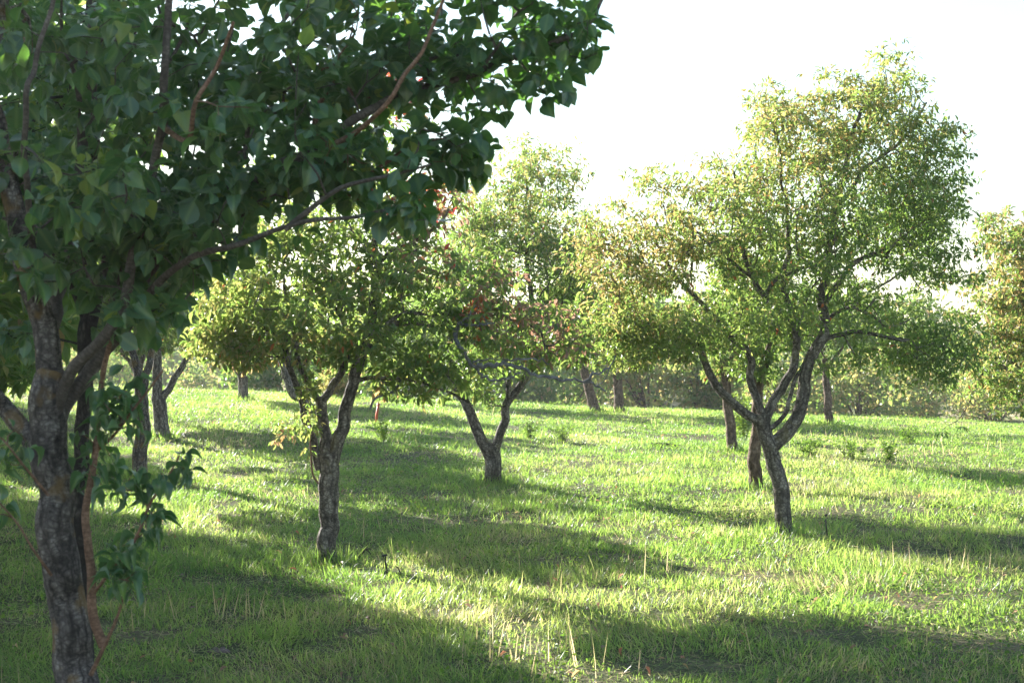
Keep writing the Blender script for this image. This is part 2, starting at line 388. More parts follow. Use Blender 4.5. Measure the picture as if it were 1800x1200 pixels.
# ------------------------------------------------------------------ ground
def axis(lo, hi, dense, n1, n2):
    a = np.linspace(-dense, dense, n1); o = dense+(hi-dense)*np.linspace(0, 1, n2)[1:]**2.2
    return np.concatenate([-(dense+(-lo-dense)*np.linspace(0, 1, n2)[1:]**2.2)[::-1], a, o])
def sheet(name, xs, ys, mat):
    X, Y = np.meshgrid(xs, ys); Z = G(X, Y); V = np.stack([X, Y, Z], -1).reshape(-1, 3)
    nx, ny = len(xs), len(ys); i = (np.arange(ny-1)[:, None]*nx+np.arange(nx-1)[None]).reshape(-1)
    return mesh(name, V, np.stack([i, i+1, i+nx+1, i+nx], -1), mat, smooth=True)
m, t, out = newmat('turf_soil'); L = t.links.new
g = N(t, 'ShaderNodeNewGeometry'); n1 = N(t, 'ShaderNodeTexNoise', n2=1.3, n3=6.); n2 = N(t, 'ShaderNodeTexNoise', n2=22., n3=6.)
L(g.outputs['Position'], n1.inputs[0]); L(g.outputs['Position'], n2.inputs[0])
ad = N(t, 'ShaderNodeMath', operation='MULTIPLY_ADD', n1=.5); L(n1.outputs[0], ad.inputs[0])
hf = N(t, 'ShaderNodeMath', operation='MULTIPLY', n1=.5); L(n2.outputs[0], hf.inputs[0]); L(hf.outputs[0], ad.inputs[2])
c = ramp(t, ad.outputs[0], [(.3, (.05, .055, .03)), (.48, (.09, .10, .045)), (.6, (.17, .14, .085)), (.75, (.24, .19, .13))])
b = N(t, 'ShaderNodeBsdfPrincipled'); b.inputs['Roughness'].default_value = .95; b.inputs['Specular IOR Level'].default_value = .1
L(c, b.inputs['Base Color']); bp = N(t, 'ShaderNodeBump'); bp.inputs['Distance'].default_value = .04; L(n2.outputs[0], bp.inputs['Height']); L(bp.outputs[0], b.inputs['Normal'])
L(b.outputs[0], out.inputs[0]); M_soil = m
m, t, out = newmat('dry_hillside'); L = t.links.new
g = N(t, 'ShaderNodeNewGeometry'); n1 = N(t, 'ShaderNodeTexNoise', n2=.16, n3=6.); n2 = N(t, 'ShaderNodeTexNoise', n2=1.8, n3=7.)
L(g.outputs['Position'], n1.inputs[0]); L(g.outputs['Position'], n2.inputs[0])
ad = N(t, 'ShaderNodeMath', operation='MULTIPLY_ADD', n1=.55); L(n1.outputs[0], ad.inputs[0])
hf = N(t, 'ShaderNodeMath', operation='MULTIPLY', n1=.45); L(n2.outputs[0], hf.inputs[0]); L(hf.outputs[0], ad.inputs[2])
c = ramp(t, ad.outputs[0], [(.36, (.09, .13, .05)), (.47, (.22, .22, .10)), (.55, (.42, .34, .20)), (.7, (.50, .38, .25))])
b = N(t, 'ShaderNodeBsdfPrincipled'); b.inputs['Roughness'].default_value = .95; b.inputs['Specular IOR Level'].default_value = .1
L(c, b.inputs['Base Color']); bp = N(t, 'ShaderNodeBump'); bp.inputs['Distance'].default_value = .5; L(n2.outputs[0], bp.inputs['Height']); L(bp.outputs[0], b.inputs['Normal'])
L(b.outputs[0], out.inputs[0]); M_hill = m
xs = axis(-420, 420, 26, 261, 60)
ynear = np.concatenate([np.linspace(-400, -12, 40), np.linspace(-11.5, 62, 320)])
tag(sheet('ground', xs, ynear, M_soil), kind='structure')
tag(sheet('hillside', xs, 62+560*np.linspace(0, 1, 130)**2.2, M_hill), kind='structure')

# ------------------------------------------------------------------ grass
BARE = [(*onground(*p)[0][:2], r_) for p, r_ in [((1075, 1185), .28), ((640, 1110), .16), ((385, 1150), .20), ((560, 1140), .14), ((1230, 1170), .15), ((1290, 925), .35), ((1500, 1130), .2), ((1750, 1140), .3), ((260, 1120), .18), ((1640, 975), .3), ((915, 1100), .15)]]
def grass():
    def bandpts(n, y0, y1, e, k=.50, m=2.6):
        u = rng.random(n); a = 2-e
        y = (y0**a+u*(y1**a-y0**a))**(1/a)
        x = rng.uniform(-1, 1, n)*(k*y+m); return x, y
    X = []; Y = []; H = []; LV = []; WD = []; DD = []
    n = 980000
    x, y = bandpts(n, 4.5, 47, 1.35)
    pt = fbm(x/1.3, y/1.3, 40, 3); dens = fbm(x/.45, y/.45, 50, 2); big = fbm(x/4., y/6., 60, 2)
    bare = (fbm(x/.9, y/.9, 77, 2) > .70)
    bareb = np.zeros(n)
    for bx, by, br in BARE: bareb = np.maximum(bareb, np.exp(-((x-bx)**2+((y-by)*.8)**2)/br**2))
    keep = (rng.random(n) > bareb*.72) & (dens+rng.normal(size=n)*.12 > .27) & ~(bare & (rng.random(n) < .8))
    x, y, pt, dens, big = (q[keep] for q in (x, y, pt, dens, big)); n = len(x)
    h = (.06+.17*np.clip(dens-.3, 0, 1)+.06*(big-.4))*rng.uniform(.55, 1.5, n)
    tall = rng.random(n) < .02; h[tall] *= 1.7
    for bx, by, br in BARE: h *= 1-.75*np.exp(-((x-bx)**2+((y-by)*.8)**2)/br**2)
    h = np.clip(h*.68, .02, .24)
    lv = .42+.9*(pt-.5)+.45*(big-.5)+rng.normal(size=n)*.14
    dry = rng.random(n) < (.03+.35*np.clip(fbm(x/2.2, y/1.5, 91, 3)-.56, 0, 1)*4); lv[dry] = rng.uniform(.82, 1, dry.sum())
    az = rng.uniform(0, 2*math.pi, n)+0; cl = vn(x/.35, y/.35, 99)*2*math.pi*1.5
    az = np.where(rng.random(n) < .5, az, cl)
    lean = rng.uniform(.05, 1.0, n)
    D = np.stack([np.sin(az)*lean, np.cos(az)*lean, np.ones(n)], -1)
    Nn = np.stack([-np.sin(az), -np.cos(az), lean*1.0], -1)
    tw = rng.normal(size=(n, 1))*.7; side = np.stack([np.cos(az), -np.sin(az), 0*az], -1); Nn = nrm(Nn)+side*tw
    w = (.0032+.00024*y)*rng.uniform(.6, 1.4, n)/h
    P = np.stack([x, y, G(x, y)-.01], -1)
    bend = -rng.uniform(.0, .75, n)
    o = leaves('grass', P, D, Nn, h, np.clip(lv, 0, 1), 'blade', M_grass, wid=w, bend=bend)
    tag(o, 'uneven green meadow grass with yellowed blades covering the orchard floor', 'grass', kind='stuff')
    n = 1500; x, y = bandpts(n, 5, 34, 1.2); P = np.stack([x, y, G(x, y)+rng.uniform(.01, .07, n)], -1)
    o = leaves('fallen_leaves', P, rdir(n)*np.array([1, 1, .3]), rdir(n)*.6+np.array([0, 0, 1]), rng.uniform(.03, .065, n), rng.choice([.84, .89, .9, .91, .93], n), 'mid', M_mid, curl=rng.uniform(0, 4, n))
    tag(o, 'fallen brown and orange leaves scattered in the grass', 'fallen leaves', kind='stuff')
    n = 120000; x, y = bandpts(n, 5, 24, 1.5); P = np.stack([x, y, G(x, y)+rng.uniform(.003, .03, n)], -1); ll = rng.uniform(.03, .10, n)
    o = leaves('thatch', P, rdir(n)*np.array([1, 1, .22]), rdir(n)*.5+np.array([0, 0, 1]), ll, np.clip(rng.normal(size=n)*.2+.72, 0, 1), 'blade', M_grass, wid=(.0035+.0002*y)/ll, bend=rng.normal(size=n)*.3)
    tag(o, 'flattened dead and green blades lying on the soil', 'thatch', kind='stuff')
    # low broad-leaved ground cover between the blades
    n = 90000; x, y = bandpts(n, 5, 44, 1.3); k = fbm(x/1.7, y/1.7, 140, 3) > .50; x, y = x[k], y[k]; n = len(x)
    hz = rng.uniform(.02, .14, n); P = np.stack([x, y, G(x, y)+hz], -1)
    o = leaves('clover', P, rdir(n)*np.array([1, 1, .5]), rdir(n)*.7+np.array([0, 0, 1]), rng.uniform(.012, .028, n)+.0006*y, rng.random(n), 'mid', M_weed, wid=np.full(n, 1.6))
    tag(o, 'low broad leaved weeds mixed into the meadow grass', 'ground cover', kind='stuff')
    # straw-coloured seed stalks
    n = 900; x, y = bandpts(n, 6, 40, 1.1)
    k = fbm(x/2.2, y/1.5, 91, 3) > .50; x, y = x[k], y[k]; n = len(x)
    P = np.stack([x, y, G(x, y)], -1); D = np.stack([rng.normal(size=n)*.16, rng.normal(size=n)*.16, np.ones(n)], -1); hh = rng.uniform(.14, .30, n)
    o = leaves('seed_stalks', P, D, rdir(n), hh, rng.uniform(.85, 1, n), 'blade', M_grass, wid=(.003+.00025*y)/hh, bend=rng.normal(size=n)*.15)
    tag(o, 'dry straw coloured seed stalks scattered through the grass', 'dry stalks', kind='stuff')
grass()

# ------------------------------------------------------------------ front tree
def px_ground_depth(d, px): 
    for py in np.arange(700, 3000, 2):
        p = PX(px, py, d)
        if p[2] <= float(G(p[0], p[1])): return py
    return 3000
D1 = 4.6
T = Tree('pear_tree', (140, px_ground_depth(D1, 140)), 'large dark green pear tree with thick flaking trunk filling the left foreground', depth=D1)
yb = px_ground_depth(D1, 140)
T.limb([(146, yb), (141, 1300), (131, 1180), (114, 1050), (103, 930), (95, 820), (91, 740), (93, 670), (95, 640)], 43, 33, 0, .085, 72, .012, basal=True)
T.limb([(100, 690), (86, 640), (80, 570), (62, 500), (40, 430), (18, 340), (2, 250), (-8, 150), (0, 20), (20, -120)], 27, 9, 0, .05, 36, .02)
T.limb([(82, 850), (60, 785), (30, 735), (-5, 690), (-60, 640, -.2), (-140, 560, -.4), (-200, 430, -.5)], 21, 9, 0, .07, 32, .02)
T.limb([(97, 745, 0), (106, 695, -.03), (128, 645, -.08), (155, 612, -.1), (190, 575, -.12), (212, 540, -.12), (228, 470, -.1), (250, 390, -.1), (268, 300, -.1), (280, 215, -.15), (286, 120, -.2), (293, 0, -.2), (300, -160, -.2)], 12.5, 6, 1, .04, 24, .025)
T.limb([(98, 765, 0), (110, 712, .04), (150, 655, .08), (190, 615, .12), (222, 560, .15), (270, 470, .2), (330, 390, .2), (400, 330, .1), (490, 290, 0), (560, 260, 0), (620, 205, 0), (700, 165, .05), (790, 140, .1), (880, 112, .1), (935, 90, .1), (1000, 52, .1), (1058, -5, .1)], 17, 4.5, 1, .05, 24, .025)
T.limb([(235, 530, .16), (300, 400, .5), (380, 270, .7), (450, 160, .8), (520, 95, .8), (575, 50, .8), (640, -10, .8), (720, -120, .8)], 12, 5, 1, .04, 16, .03)
T.limb([(225, 555, .1), (330, 460, -.2), (420, 425, -.3), (500, 402, -.3), (560, 388, -.3), (640, 378, -.3), (720, 368, -.3)], 9, 2.5, 1, .04, 12, .03)
T.limb([(500, 404, -.3), (535, 375, -.3), (575, 345, -.3), (620, 325, -.3), (700, 305, -.3), (760, 290, -.3)], 6, 2.2, 1, .04, 12, .03)
T.limb([(560, 262), (620, 235, -.2), (680, 180, -.3), (710, 130, -.3), (745, 90, -.3), (765, 45, -.3), (790, -20, -.3)], 6, 3, 2, .02, 10, .03)
T.limb([(282, 220, -.15), (330, 245, -.3), (345, 180, -.4), (380, 120, -.4), (410, 40, -.5)], 6, 3, 2, .02, 10, .03)
T.limb([(70, 520), (40, 200, -.4), (60, 120, -.4), (80, 40, -.4), (110, -60, -.4)], 7, 4, 1, .03, 12, .03)
T.limb([(85, 600), (110, 470, .5), (140, 300, .8), (165, 160, .9), (160, 0, 1.), (160, -200, 1.)], 14, 8, 1, .04, 14, .03)
T.limb([(5, 300), (-40, 200, .2), (-90, 60, .3), (-120, -120, .3)], 12, 5, 1, .03, 12, .03)
# blobs: px, py, depth offset, rx px, ry px, rz m, weight
T.grow([(60, 60, .35, 200, 230, .8, 2.6), (60, 330, .3, 150, 170, .6, 1.9), (330, 150, .35, 230, 200, .8, 3.6), (230, 420, .15, 170, 130, .5, 2.2), (400, 360, .1, 140, 120, .5, 1.7),
        (590, 130, .2, 180, 150, .5, 2.4), (600, 300, .05, 160, 80, .35, 1.4), (800, 110, .15, 180, 115, .35, 2.0), (985, 62, .1, 95, 68, .25, 1.0), (780, 250, 0, 95, 50, .3, .6),
        (940, 145, .05, 50, 45, .2, .25), (80, 480, 0, 120, 60, .4, .6), (230, 560, -.1, 90, 40, .3, .4), (320, -220, .2, 420, 160, 1.0, 2.4), (-160, 250, .1, 160, 300, .8, 1.5), (700, 365, -.2, 60, 30, .2, .25),
        (150, 320, -.5, 90, 90, .15, .30), (700, 230, -.6, 60, 40, .1, .10), (560, -30, .2, 260, 70, .4, 1.3), (880, -30, .15, 150, 55, .3, .7), (430, 200, -.5, 200, 120, .15, .30)], 880, minr=.0019, tw=1.35)
tr = Tubes()
for i, (C, r, k, kn, mt) in enumerate(T.tubes):
    tb = tr if mt == 0 else Tubes()
    tb.add(C, r, k, kn, i)
    for (P, rr), ow in zip(T.br, T.bown):
        if ow == i: tb.add(P, rr, 5, 0, 0, False)
    if mt: tb.build('limb', M_bark1b if mt == 1 else M_red, T.root, T.base)
tr.build('trunk', M_bark1, T.root, T.base)
c0 = T.px((150, 335, -.55))
C, B = T.clusters(2, .11, .85)
P, D, U, s = rosettes(C, B, 6, .062, .75); s *= rng.choice([.7, 1., 1.15], len(s))
lv = np.clip(.35+.16*np.repeat(rng.normal(size=len(C)), 6)+.14*rng.normal(size=len(P)), 0, .88)
yl = rng.random(len(P)) < .02; lv[yl] = .93
d = np.linalg.norm((P-T.px((150, 330, -.4)))*np.array([1, .35, 1]), axis=1); lv[(d < .10) & (rng.random(len(P)) < .7)] = .90
kp = rng.random(len(P)) < (.78-.30*fbm(P[:, 0]*2.6, P[:, 2]*2.6, 8, 2)-.12*(P[:, 2] > 2.6)); P, D, U, s, lv = P[kp], D[kp], U[kp], s[kp], lv[kp]
leaves('crown', P, D, U, s, lv, 'hero', M_hero, T.root, T.base, curl=rng.uniform(-.4, 2.2, len(P)), q=True, smooth=True, wid=rng.uniform(.85, 1.25, len(P)))
# the sucker shoots at its foot
K = Tree.__new__(Tree); K.d = D1; K.base = T.base; K.root = T.root; K.P = []; K.par = []; K.L = []; K.rad = []; K.own = []; K.bown = []; K.tubes = []; K.br = []
K.limb([(182, 1135, -.05), (165, 1085, -.06), (156, 1000, -.06), (157, 900, -.05), (165, 820, -.03), (174, 730, 0), (186, 640, 0), (190, 600, 0)], 10, 5, 1, .02, 14, .02)
K.limb([(166, 1040, -.06), (195, 1003, -.1), (235, 950, -.15), (262, 890, -.18), (290, 850, -.2), (315, 800, -.2)], 4, 1.8, 1, .02, 8, .03)
K.limb([(160, 1185, -.05), (185, 1130, -.08), (208, 1080, -.1), (222, 1030, -.12)], 5, 1.8, 1, .02, 8, .03)
K.limb([(172, 790, 0), (210, 755, -.1), (250, 700, -.15), (285, 650, -.2)], 3.6, 1.8, 1, .02, 8, .03)
K.limb([(90, 1010, -.2), (55, 960, -.3), (30, 920, -.32), (-5, 880, -.35)], 3, 1.5, 1, .02, 8, .03)
K.limb([(85, 870, -.2), (40, 815, -.3), (5, 770, -.32), (-20, 760, -.35)], 3, 1.5, 1, .02, 8, .03)
K.grow([(260, 880, -.15, 50, 60, .15, 1.0), (230, 990, -.15, 45, 60, .12, .8), (215, 720, -.1, 55, 60, .15, 1.2), (160, 830, 0, 40, 90, .1, .5), (10, 900, -.3, 40, 30, .1, .4), (20, 780, -.3, 50, 40, .1, .5), (300, 820, -.2, 25, 25, .06, .3)], 62, minr=.0016, tw=-5)
tb = Tubes()
for i, (C, r, k, kn, mt) in enumerate(K.tubes): tb.add(C, r, k, kn, i)
for P, r in K.br: tb.add(P, r, 5, 0, 0, False)
sk = tb.build('sucker', M_red, T.root, T.base); sk['label'] = 'smooth reddish brown sucker shoots beside the trunk'
C, B = K.clusters(1, .04, .5); P, D, U, s = rosettes(C, B, 3, .052, .8)
lv = np.clip(rng.normal(size=len(P))*.16+.30, 0, .95)
so = leaves('leaves', P, D, U, s, lv, 'hero', M_hero, sk, np.zeros(3), curl=rng.uniform(.5, 5., len(P)), q=True, smooth=True, wid=rng.uniform(.6, 1.0, len(P)))
so.data.transform(__import__('mathutils').Matrix.Translation(-Vector(T.base)))

# second trunk right behind it
D1b = 6.3
T = Tree('pear_tree', (146, px_ground_depth(D1b, 146)), 'slim dark trunked tree close behind the big flaking trunk in the foreground', depth=D1b)
T.limb([(148, px_ground_depth(D1b, 148)), (146, 1100), (144, 950), (143, 800), (150, 650), (155, 500), (160, 300), (162, 100), (165, -100)], 18, 10, 0, .08, 28, .03, basal=True)
T.limb([(150, 620), (185, 470), (210, 330, .1), (228, 200, .1), (232, 60, .1), (235, -80, .1)], 11, 6, 0, .05, 16, .04)
T.limb([(150, 560), (110, 470), (60, 380), (20, 250)], 9, 5, 0, .05, 14, .04)
T.grow([(150, 120, 0, 170, 220, .8), (90, 360, 0, 150, 150, .7), (60, 600, .1, 80, 60, .4)], 170, tw=1.2)
T.wood([M_darkbark]); C, B = T.clusters(1, .1, .6); P, D, U, s = rosettes(C, B, 6, .068, .7)
leaves('crown', P, D, U, s, np.clip(.3+.2*rng.normal(size=len(P)), 0, .9), 'hero', M_hero, T.root, T.base, curl=rng.uniform(0, 2, len(P)), q=True, smooth=True)

# ------------------------------------------------------------------ centre-left tree with three limbs
T = Tree('orchard_tree', (578, 990), 'bright green tree whose straight grey trunk splits into three limbs, left of centre'); T2 = T
T.limb([(578, 992), (578, 940), (577, 880), (575, 845), (574, 815), (574, 800)], 17, 20, 0, .09, 56, .02, basal=True)
T.limb([(562, 825), (553, 795), (546, 760), (536, 722), (524, 680), (512, 640), (500, 590)], 9, 5, 0, .07, 20, .03)
T.limb([(575, 815), (572, 780), (568, 745), (563, 715), (561, 700)], 12.5, 11, 0, .08, 28, .02)
T.limb([(561, 706), (548, 685), (533, 655), (521, 630), (521, 600), (508, 560), (500, 500)], 7, 3, 0, .06, 16, .03)
T.limb([(564, 708), (577, 690), (583, 672), (600, 650), (608, 618), (602, 560), (600, 480)], 8.5, 3, 0, .06, 18, .03)
T.limb([(582, 818), (594, 780), (603, 745), (611, 705), (624, 662), (637, 622), (650, 590), (656, 550), (657, 490), (658, 430), (659, 380), (655, 300), (662, 200)], 14, 4, 0, .08, 32, .02)
T.limb([(640, 615), (665, 598), (688, 575), (715, 566), (760, 572), (800, 582), (850, 600), (900, 610)], 8, 3, 0, .07, 14, .03)
T.limb([(622, 670), (660, 662), (700, 668), (745, 672), (790, 690), (830, 712)], 5, 2, 0, .06, 10, .03)
T.limb([(658, 470), (690, 440), (740, 420), (780, 380), (800, 340)], 5, 2, 0, .06, 10, .03)
T.limb([(602, 560), (560, 500), (500, 460), (440, 440)], 4, 2, 0, .06, 10, .03)
T.limb([(520, 610), (470, 580), (420, 570), (370, 590)], 4, 2, 0, .06, 10, .03)
T.grow([(560, 510, 0, 190, 120, 1.1), (430, 530, 0, 90, 100, .8, 1.5e4), (470, 420, 0, 90, 80, .8, .9e4), (700, 500, 0, 130, 130, 1.0), (600, 340, 0, 180, 110, 1.0, 1.9e4), (750, 390, 0, 80, 90, .7), (830, 570, -.2, 110, 75, .7, .8e4),
        (930, 590, -.2, 90, 70, .6, .55e4), (1000, 610, -.2, 45, 45, .4, .2e4), (850, 480, -.1, 70, 50, .5, .3e4), (680, 190, 0, 80, 100, .6), (540, 630, 0, 60, 40, .4), (760, 655, -.1, 130, 55, .5, 1.0e4), (600, 610, -.1, 90, 45, .5, .5e4), (440, 610, 0, 90, 45, .6, .6e4), (400, 600, 0, 70, 40, .6, .5e4), (690, 620, 0, 90, 50, .5)], 1000, tw=.75)
T.wood([M_bark2])
px = T.px
crown(T, 4, 5, .070, 'mid', M_mid, .53, .11, [(px((790, 400)), .40, .90, .5), (px((740, 320)), .30, .985, .85), (px((790, 440)), .14, .985, .3), (px((700, 120)), .40, .985, .6), (px((900, 530, -.2)), .34, .90, .38), (px((980, 590, -.2)), .36, .90, .42),
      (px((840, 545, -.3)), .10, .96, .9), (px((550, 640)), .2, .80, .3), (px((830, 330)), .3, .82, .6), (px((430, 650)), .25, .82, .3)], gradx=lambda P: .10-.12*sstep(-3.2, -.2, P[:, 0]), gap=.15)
# dead hanging branch
tb = Tubes()
for pts, r0, r1 in [([(800, 582, -.3), (803, 600, -.4), (820, 628, -.5), (838, 650, -.5), (855, 664, -.5), (885, 668, -.5), (915, 655, -.5)], 4.5, 1.4), ([(800, 585, -.3), (810, 565, -.4), (825, 552, -.5), (838, 535, -.5)], 3.4, 1.2),
                    ([(812, 570, -.4), (840, 570, -.5), (870, 568, -.5)], 2.6, 1), ([(830, 637, -.5), (850, 632, -.5), (872, 634, -.5)], 2.4, 1), ([(840, 642, -.5), (875, 640, -.5), (910, 645, -.5), (945, 658, -.5), (968, 664, -.5)], 4.2, 2.4),
                    ([(870, 641, -.5), (900, 632, -.5), (940, 632, -.5), (965, 640, -.5)], 2.6, 1), ([(1025, 672, -.4), (1050, 655, -.4), (1070, 645, -.4), (1082, 625, -.4)], 3, 1), ([(968, 664, -.5), (1000, 668, -.45), (1030, 670, -.4), (1065, 688, -.4)], 2.6, 1.2)]:
    C = catmull(np.array([px(p) for p in pts]), .03); C[1:-1] += rng.normal(size=C[1:-1].shape)*.008
    tb.add(C, np.linspace(r0, r1, len(C))*T.d/FPX*rng.uniform(.85, 1.2, len(C)), 7, .1, 3)
    for q_ in range(4, len(C)-2, 5):
        e_ = C[q_]+rdir(1)[0]*rng.uniform(.04, .14); m_ = (C[q_]+e_)/2+rng.normal(size=3)*.01
        tb.add(np.array([C[q_], m_, e_]), [.004, .003, .0015], 5, 0, 0, False)
tw_ = Tubes(); C = catmull(np.array([px(p) for p in [(650, 720, -.2), (660, 700, -.2), (690, 688, -.1), (705, 668, 0)]]), .03); tw_.add(C, np.linspace(.007, .014, len(C)), 6, .1); tw_.build('dead_twig', M_dead, T.root, T.base)
o = tb.build('dead_branch', M_dead, T.root, T.base); o['label'] = 'bare pale grey dead branch curving down from the crown'
n = 30; P = np.vstack([px((842, 528, -.5))+rng.normal(size=(16, 3))*.035, px((845, 588, -.5))+rng.normal(size=(5, 3))*.015, px((668, 690, -.15))+rng.normal(size=(9, 3))*np.array([.09, .05, .03])])
D = rng.normal(size=(n, 3))*.35+np.array([0, 0, -1.]); o = leaves('dry_leaves', P, D, rdir(n), np.full(n, .07), np.where(np.arange(n) < 21, rng.uniform(.93, .955, n), rng.uniform(.82, .86, n)), 'mid', M_mid, T.root, T.base); o['label'] = 'orange withered leaves hanging in the crown'
# leafy shoot on its trunk
K = Tree.__new__(Tree); K.d = T.d-.05; K.base = T.base; K.root = T.root; K.P = []; K.par = []; K.L = []; K.rad = []; K.own = []; K.bown = []; K.tubes = []; K.br = []
K.limb([(560, 850, -.1), (549, 830, -.12), (546, 790, -.15), (545, 740, -.15), (540, 690, -.12), (536, 655, -.1)], 2, 1.2, 0, 0, 6, .03)
K.grow([(540, 690, -.15, 26, 50, .15, 1.), (512, 752, -.2, 32, 22, .1, .6), (548, 760, -.15, 15, 45, .1, .4), (490, 770, -.2, 12, 12, .05, .15)], 42, minr=.0014, tw=-5)
K.wood([M_red]).name = 'shoot'
C, B = K.clusters(1, .05, .5); P, D, U, s = rosettes(C, B, 5, .062, .5)
lv = np.clip(.62+.1*rng.normal(size=len(P)), 0, .75); lv = tint(P, lv, [(px((500, 768, -.2)), .12, .84, .8)])
leaves('shoot_leaves', P, D, U, s, lv, 'mid', M_mid, T.root, T.base)

# ------------------------------------------------------------------ tall tree right of centre
T = Tree('orchard_tree', (1378, 941), 'tallest airy tree with a bent trunk opening into several curved limbs, right of centre'); T4 = T
T.limb([(1379, 943), (1377, 905), (1373, 860), (1362, 815), (1350, 775), (1343, 745), (1342, 728)], 15.5, 15, 0, .09, 48, .02, basal=True)
T.limb([(1345, 752), (1322, 732), (1290, 706), (1262, 680), (1247, 657), (1236, 628), (1215, 600, -.2), (1160, 575, -.3), (1090, 560, -.3)], 10.5, 3, 0, .07, 20, .03)
T.limb([(1345, 740), (1331, 706), (1322, 668), (1320, 635), (1306, 607), (1285, 588), (1245, 545), (1195, 490), (1150, 420)], 9, 2.5, 0, .07, 18, .03)
T.limb([(1347, 735), (1358, 705), (1376, 675), (1396, 645), (1401, 612), (1389, 578), (1372, 545), (1345, 520), (1318, 475), (1300, 400), (1290, 300)], 10, 2.5, 0, .07, 20, .03)
T.limb([(1400, 608), (1400, 585), (1391, 556), (1383, 533), (1378, 490), (1385, 420), (1375, 320), (1360, 220)], 6.5, 2, 0, .06, 14, .03)
T.limb([(1350, 790), (1375, 768), (1399, 738), (1413, 700), (1421, 655), (1432, 618), (1446, 588), (1450, 550), (1447, 520), (1455, 490), (1458, 450), (1465, 390), (1480, 310), (1505, 220), (1540, 150)], 15, 2.5, 0, .08, 32, .025)
T.limb([(1352, 755), (1372, 738), (1386, 712), (1396, 680), (1412, 640)], 5, 3.5, 0, .06, 12, .03)
T.limb([(1440, 603), (1465, 590), (1500, 583), (1545, 590), (1600, 602), (1660, 610, .3)], 5.5, 2, 0, .06, 12, .03)
T.limb([(1448, 572), (1470, 550), (1500, 540), (1530, 552), (1560, 575), (1600, 560, .2)], 4.5, 1.8, 0, .06, 10, .03)
T.limb([(1452, 530), (1475, 495), (1500, 460), (1550, 440), (1610, 400, .2), (1660, 350, .3)], 6, 2, 0, .06, 12, .03)
T.limb([(1345, 520), (1365, 490), (1400, 475), (1440, 460), (1480, 430)], 5, 2, 0, .06, 10, .03)
T.limb([(1470, 370), (1520, 300), (1580, 250), (1630, 180)], 5, 2, 0, .06, 10, .03)
T.limb([(1345, 520), (1320, 490), (1250, 430, -.2), (1180, 370, -.3)], 4, 2, 0, .06, 10, .03)
T.grow([(1545, 185, 0, 100, 80, .8), (1480, 260, 0, 190, 95, 1.1), (1370, 205, 0, 75, 75, .8), (1620, 290, 0, 85, 120, .8), (1645, 450, .2, 70, 130, .8), (1300, 320, 0, 120, 80, 1.), (1580, 400, .3, 125, 150, 1.2), (1430, 420, 0, 160, 140, 1.4), (1240, 430, -.2, 140, 100, 1.2), (1090, 480, -.2, 100, 90, .9, 1.1e4),
        (1130, 590, -.2, 150, 60, 1., 2.3e4), (1330, 560, 0, 130, 60, 1.1), (1620, 610, .3, 100, 80, .9, 1.3e4), (1490, 560, 0, 110, 50, 1.), (1500, 640, .2, 90, 25, .6), (1060, 400, 0, 60, 70, .6), (1170, 330, 0, 80, 60, .7), (1450, 180, 0, 70, 50, .6), (1565, 130, 0, 50, 48, .5)], 1500, tw=.9)
T.wood([M_bark2])
px = T.px
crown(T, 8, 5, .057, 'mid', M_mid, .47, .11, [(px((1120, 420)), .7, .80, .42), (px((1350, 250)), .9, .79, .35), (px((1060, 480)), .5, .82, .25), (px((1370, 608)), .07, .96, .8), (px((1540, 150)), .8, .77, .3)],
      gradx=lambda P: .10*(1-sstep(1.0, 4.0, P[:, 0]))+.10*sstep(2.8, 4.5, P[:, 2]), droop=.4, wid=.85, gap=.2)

# ------------------------------------------------------------------ middle tree
T = Tree('orchard_tree', (866, 850), 'low forked dark trunk in the middle of the meadow under a thin airy crown')
T.limb([(868, 852), (865, 825), (862, 800), (863, 785)], 15.5, 16, 0, .10, 40, .03, basal=True)
T.limb([(860, 800), (848, 775), (834, 742), (819, 712), (804, 675), (795, 640), (790, 590)], 12.5, 5, 0, .09, 24, .04)
T.limb([(868, 800), (876, 772), (886, 740), (893, 708), (912, 682), (930, 655), (942, 620), (938, 560), (928, 480), (926, 400), (925, 310)], 9.5, 2, 0, .08, 20, .04)
T.limb([(893, 708), (895, 680), (890, 640), (870, 600)], 6, 3, 0, .06, 12, .04)
T.limb([(935, 640), (970, 590), (1000, 540), (1010, 480)], 5, 2, 0, .06, 10, .04)
T.grow([(935, 310, 0, 108, 70, 1.), (950, 430, 0, 120, 95, 1.7), (850, 400, 0, 70, 100, 1.4), (815, 500, 0, 90, 100, 1.6), (1015, 500, 0, 70, 110, 1.6), (960, 610, 0, 80, 50, 1.2), (980, 560, 0, 80, 80, 1.1), (840, 650, 0, 70, 50, .9), (900, 600, 0, 100, 70, 1.2), (860, 700, 0, 50, 22, .5)], 1250, tw=.6)
T.wood([M_darkbark if False else M_bark2])
crown(T, 5, 5, .066, 'mid', M_mid, .40, .12, [(T.px((950, 330)), 1.2, .78, .25)], gradx=lambda P: .05+.12*sstep(2.5, 4.5, P[:, 2]), wid=.85, gap=.2)

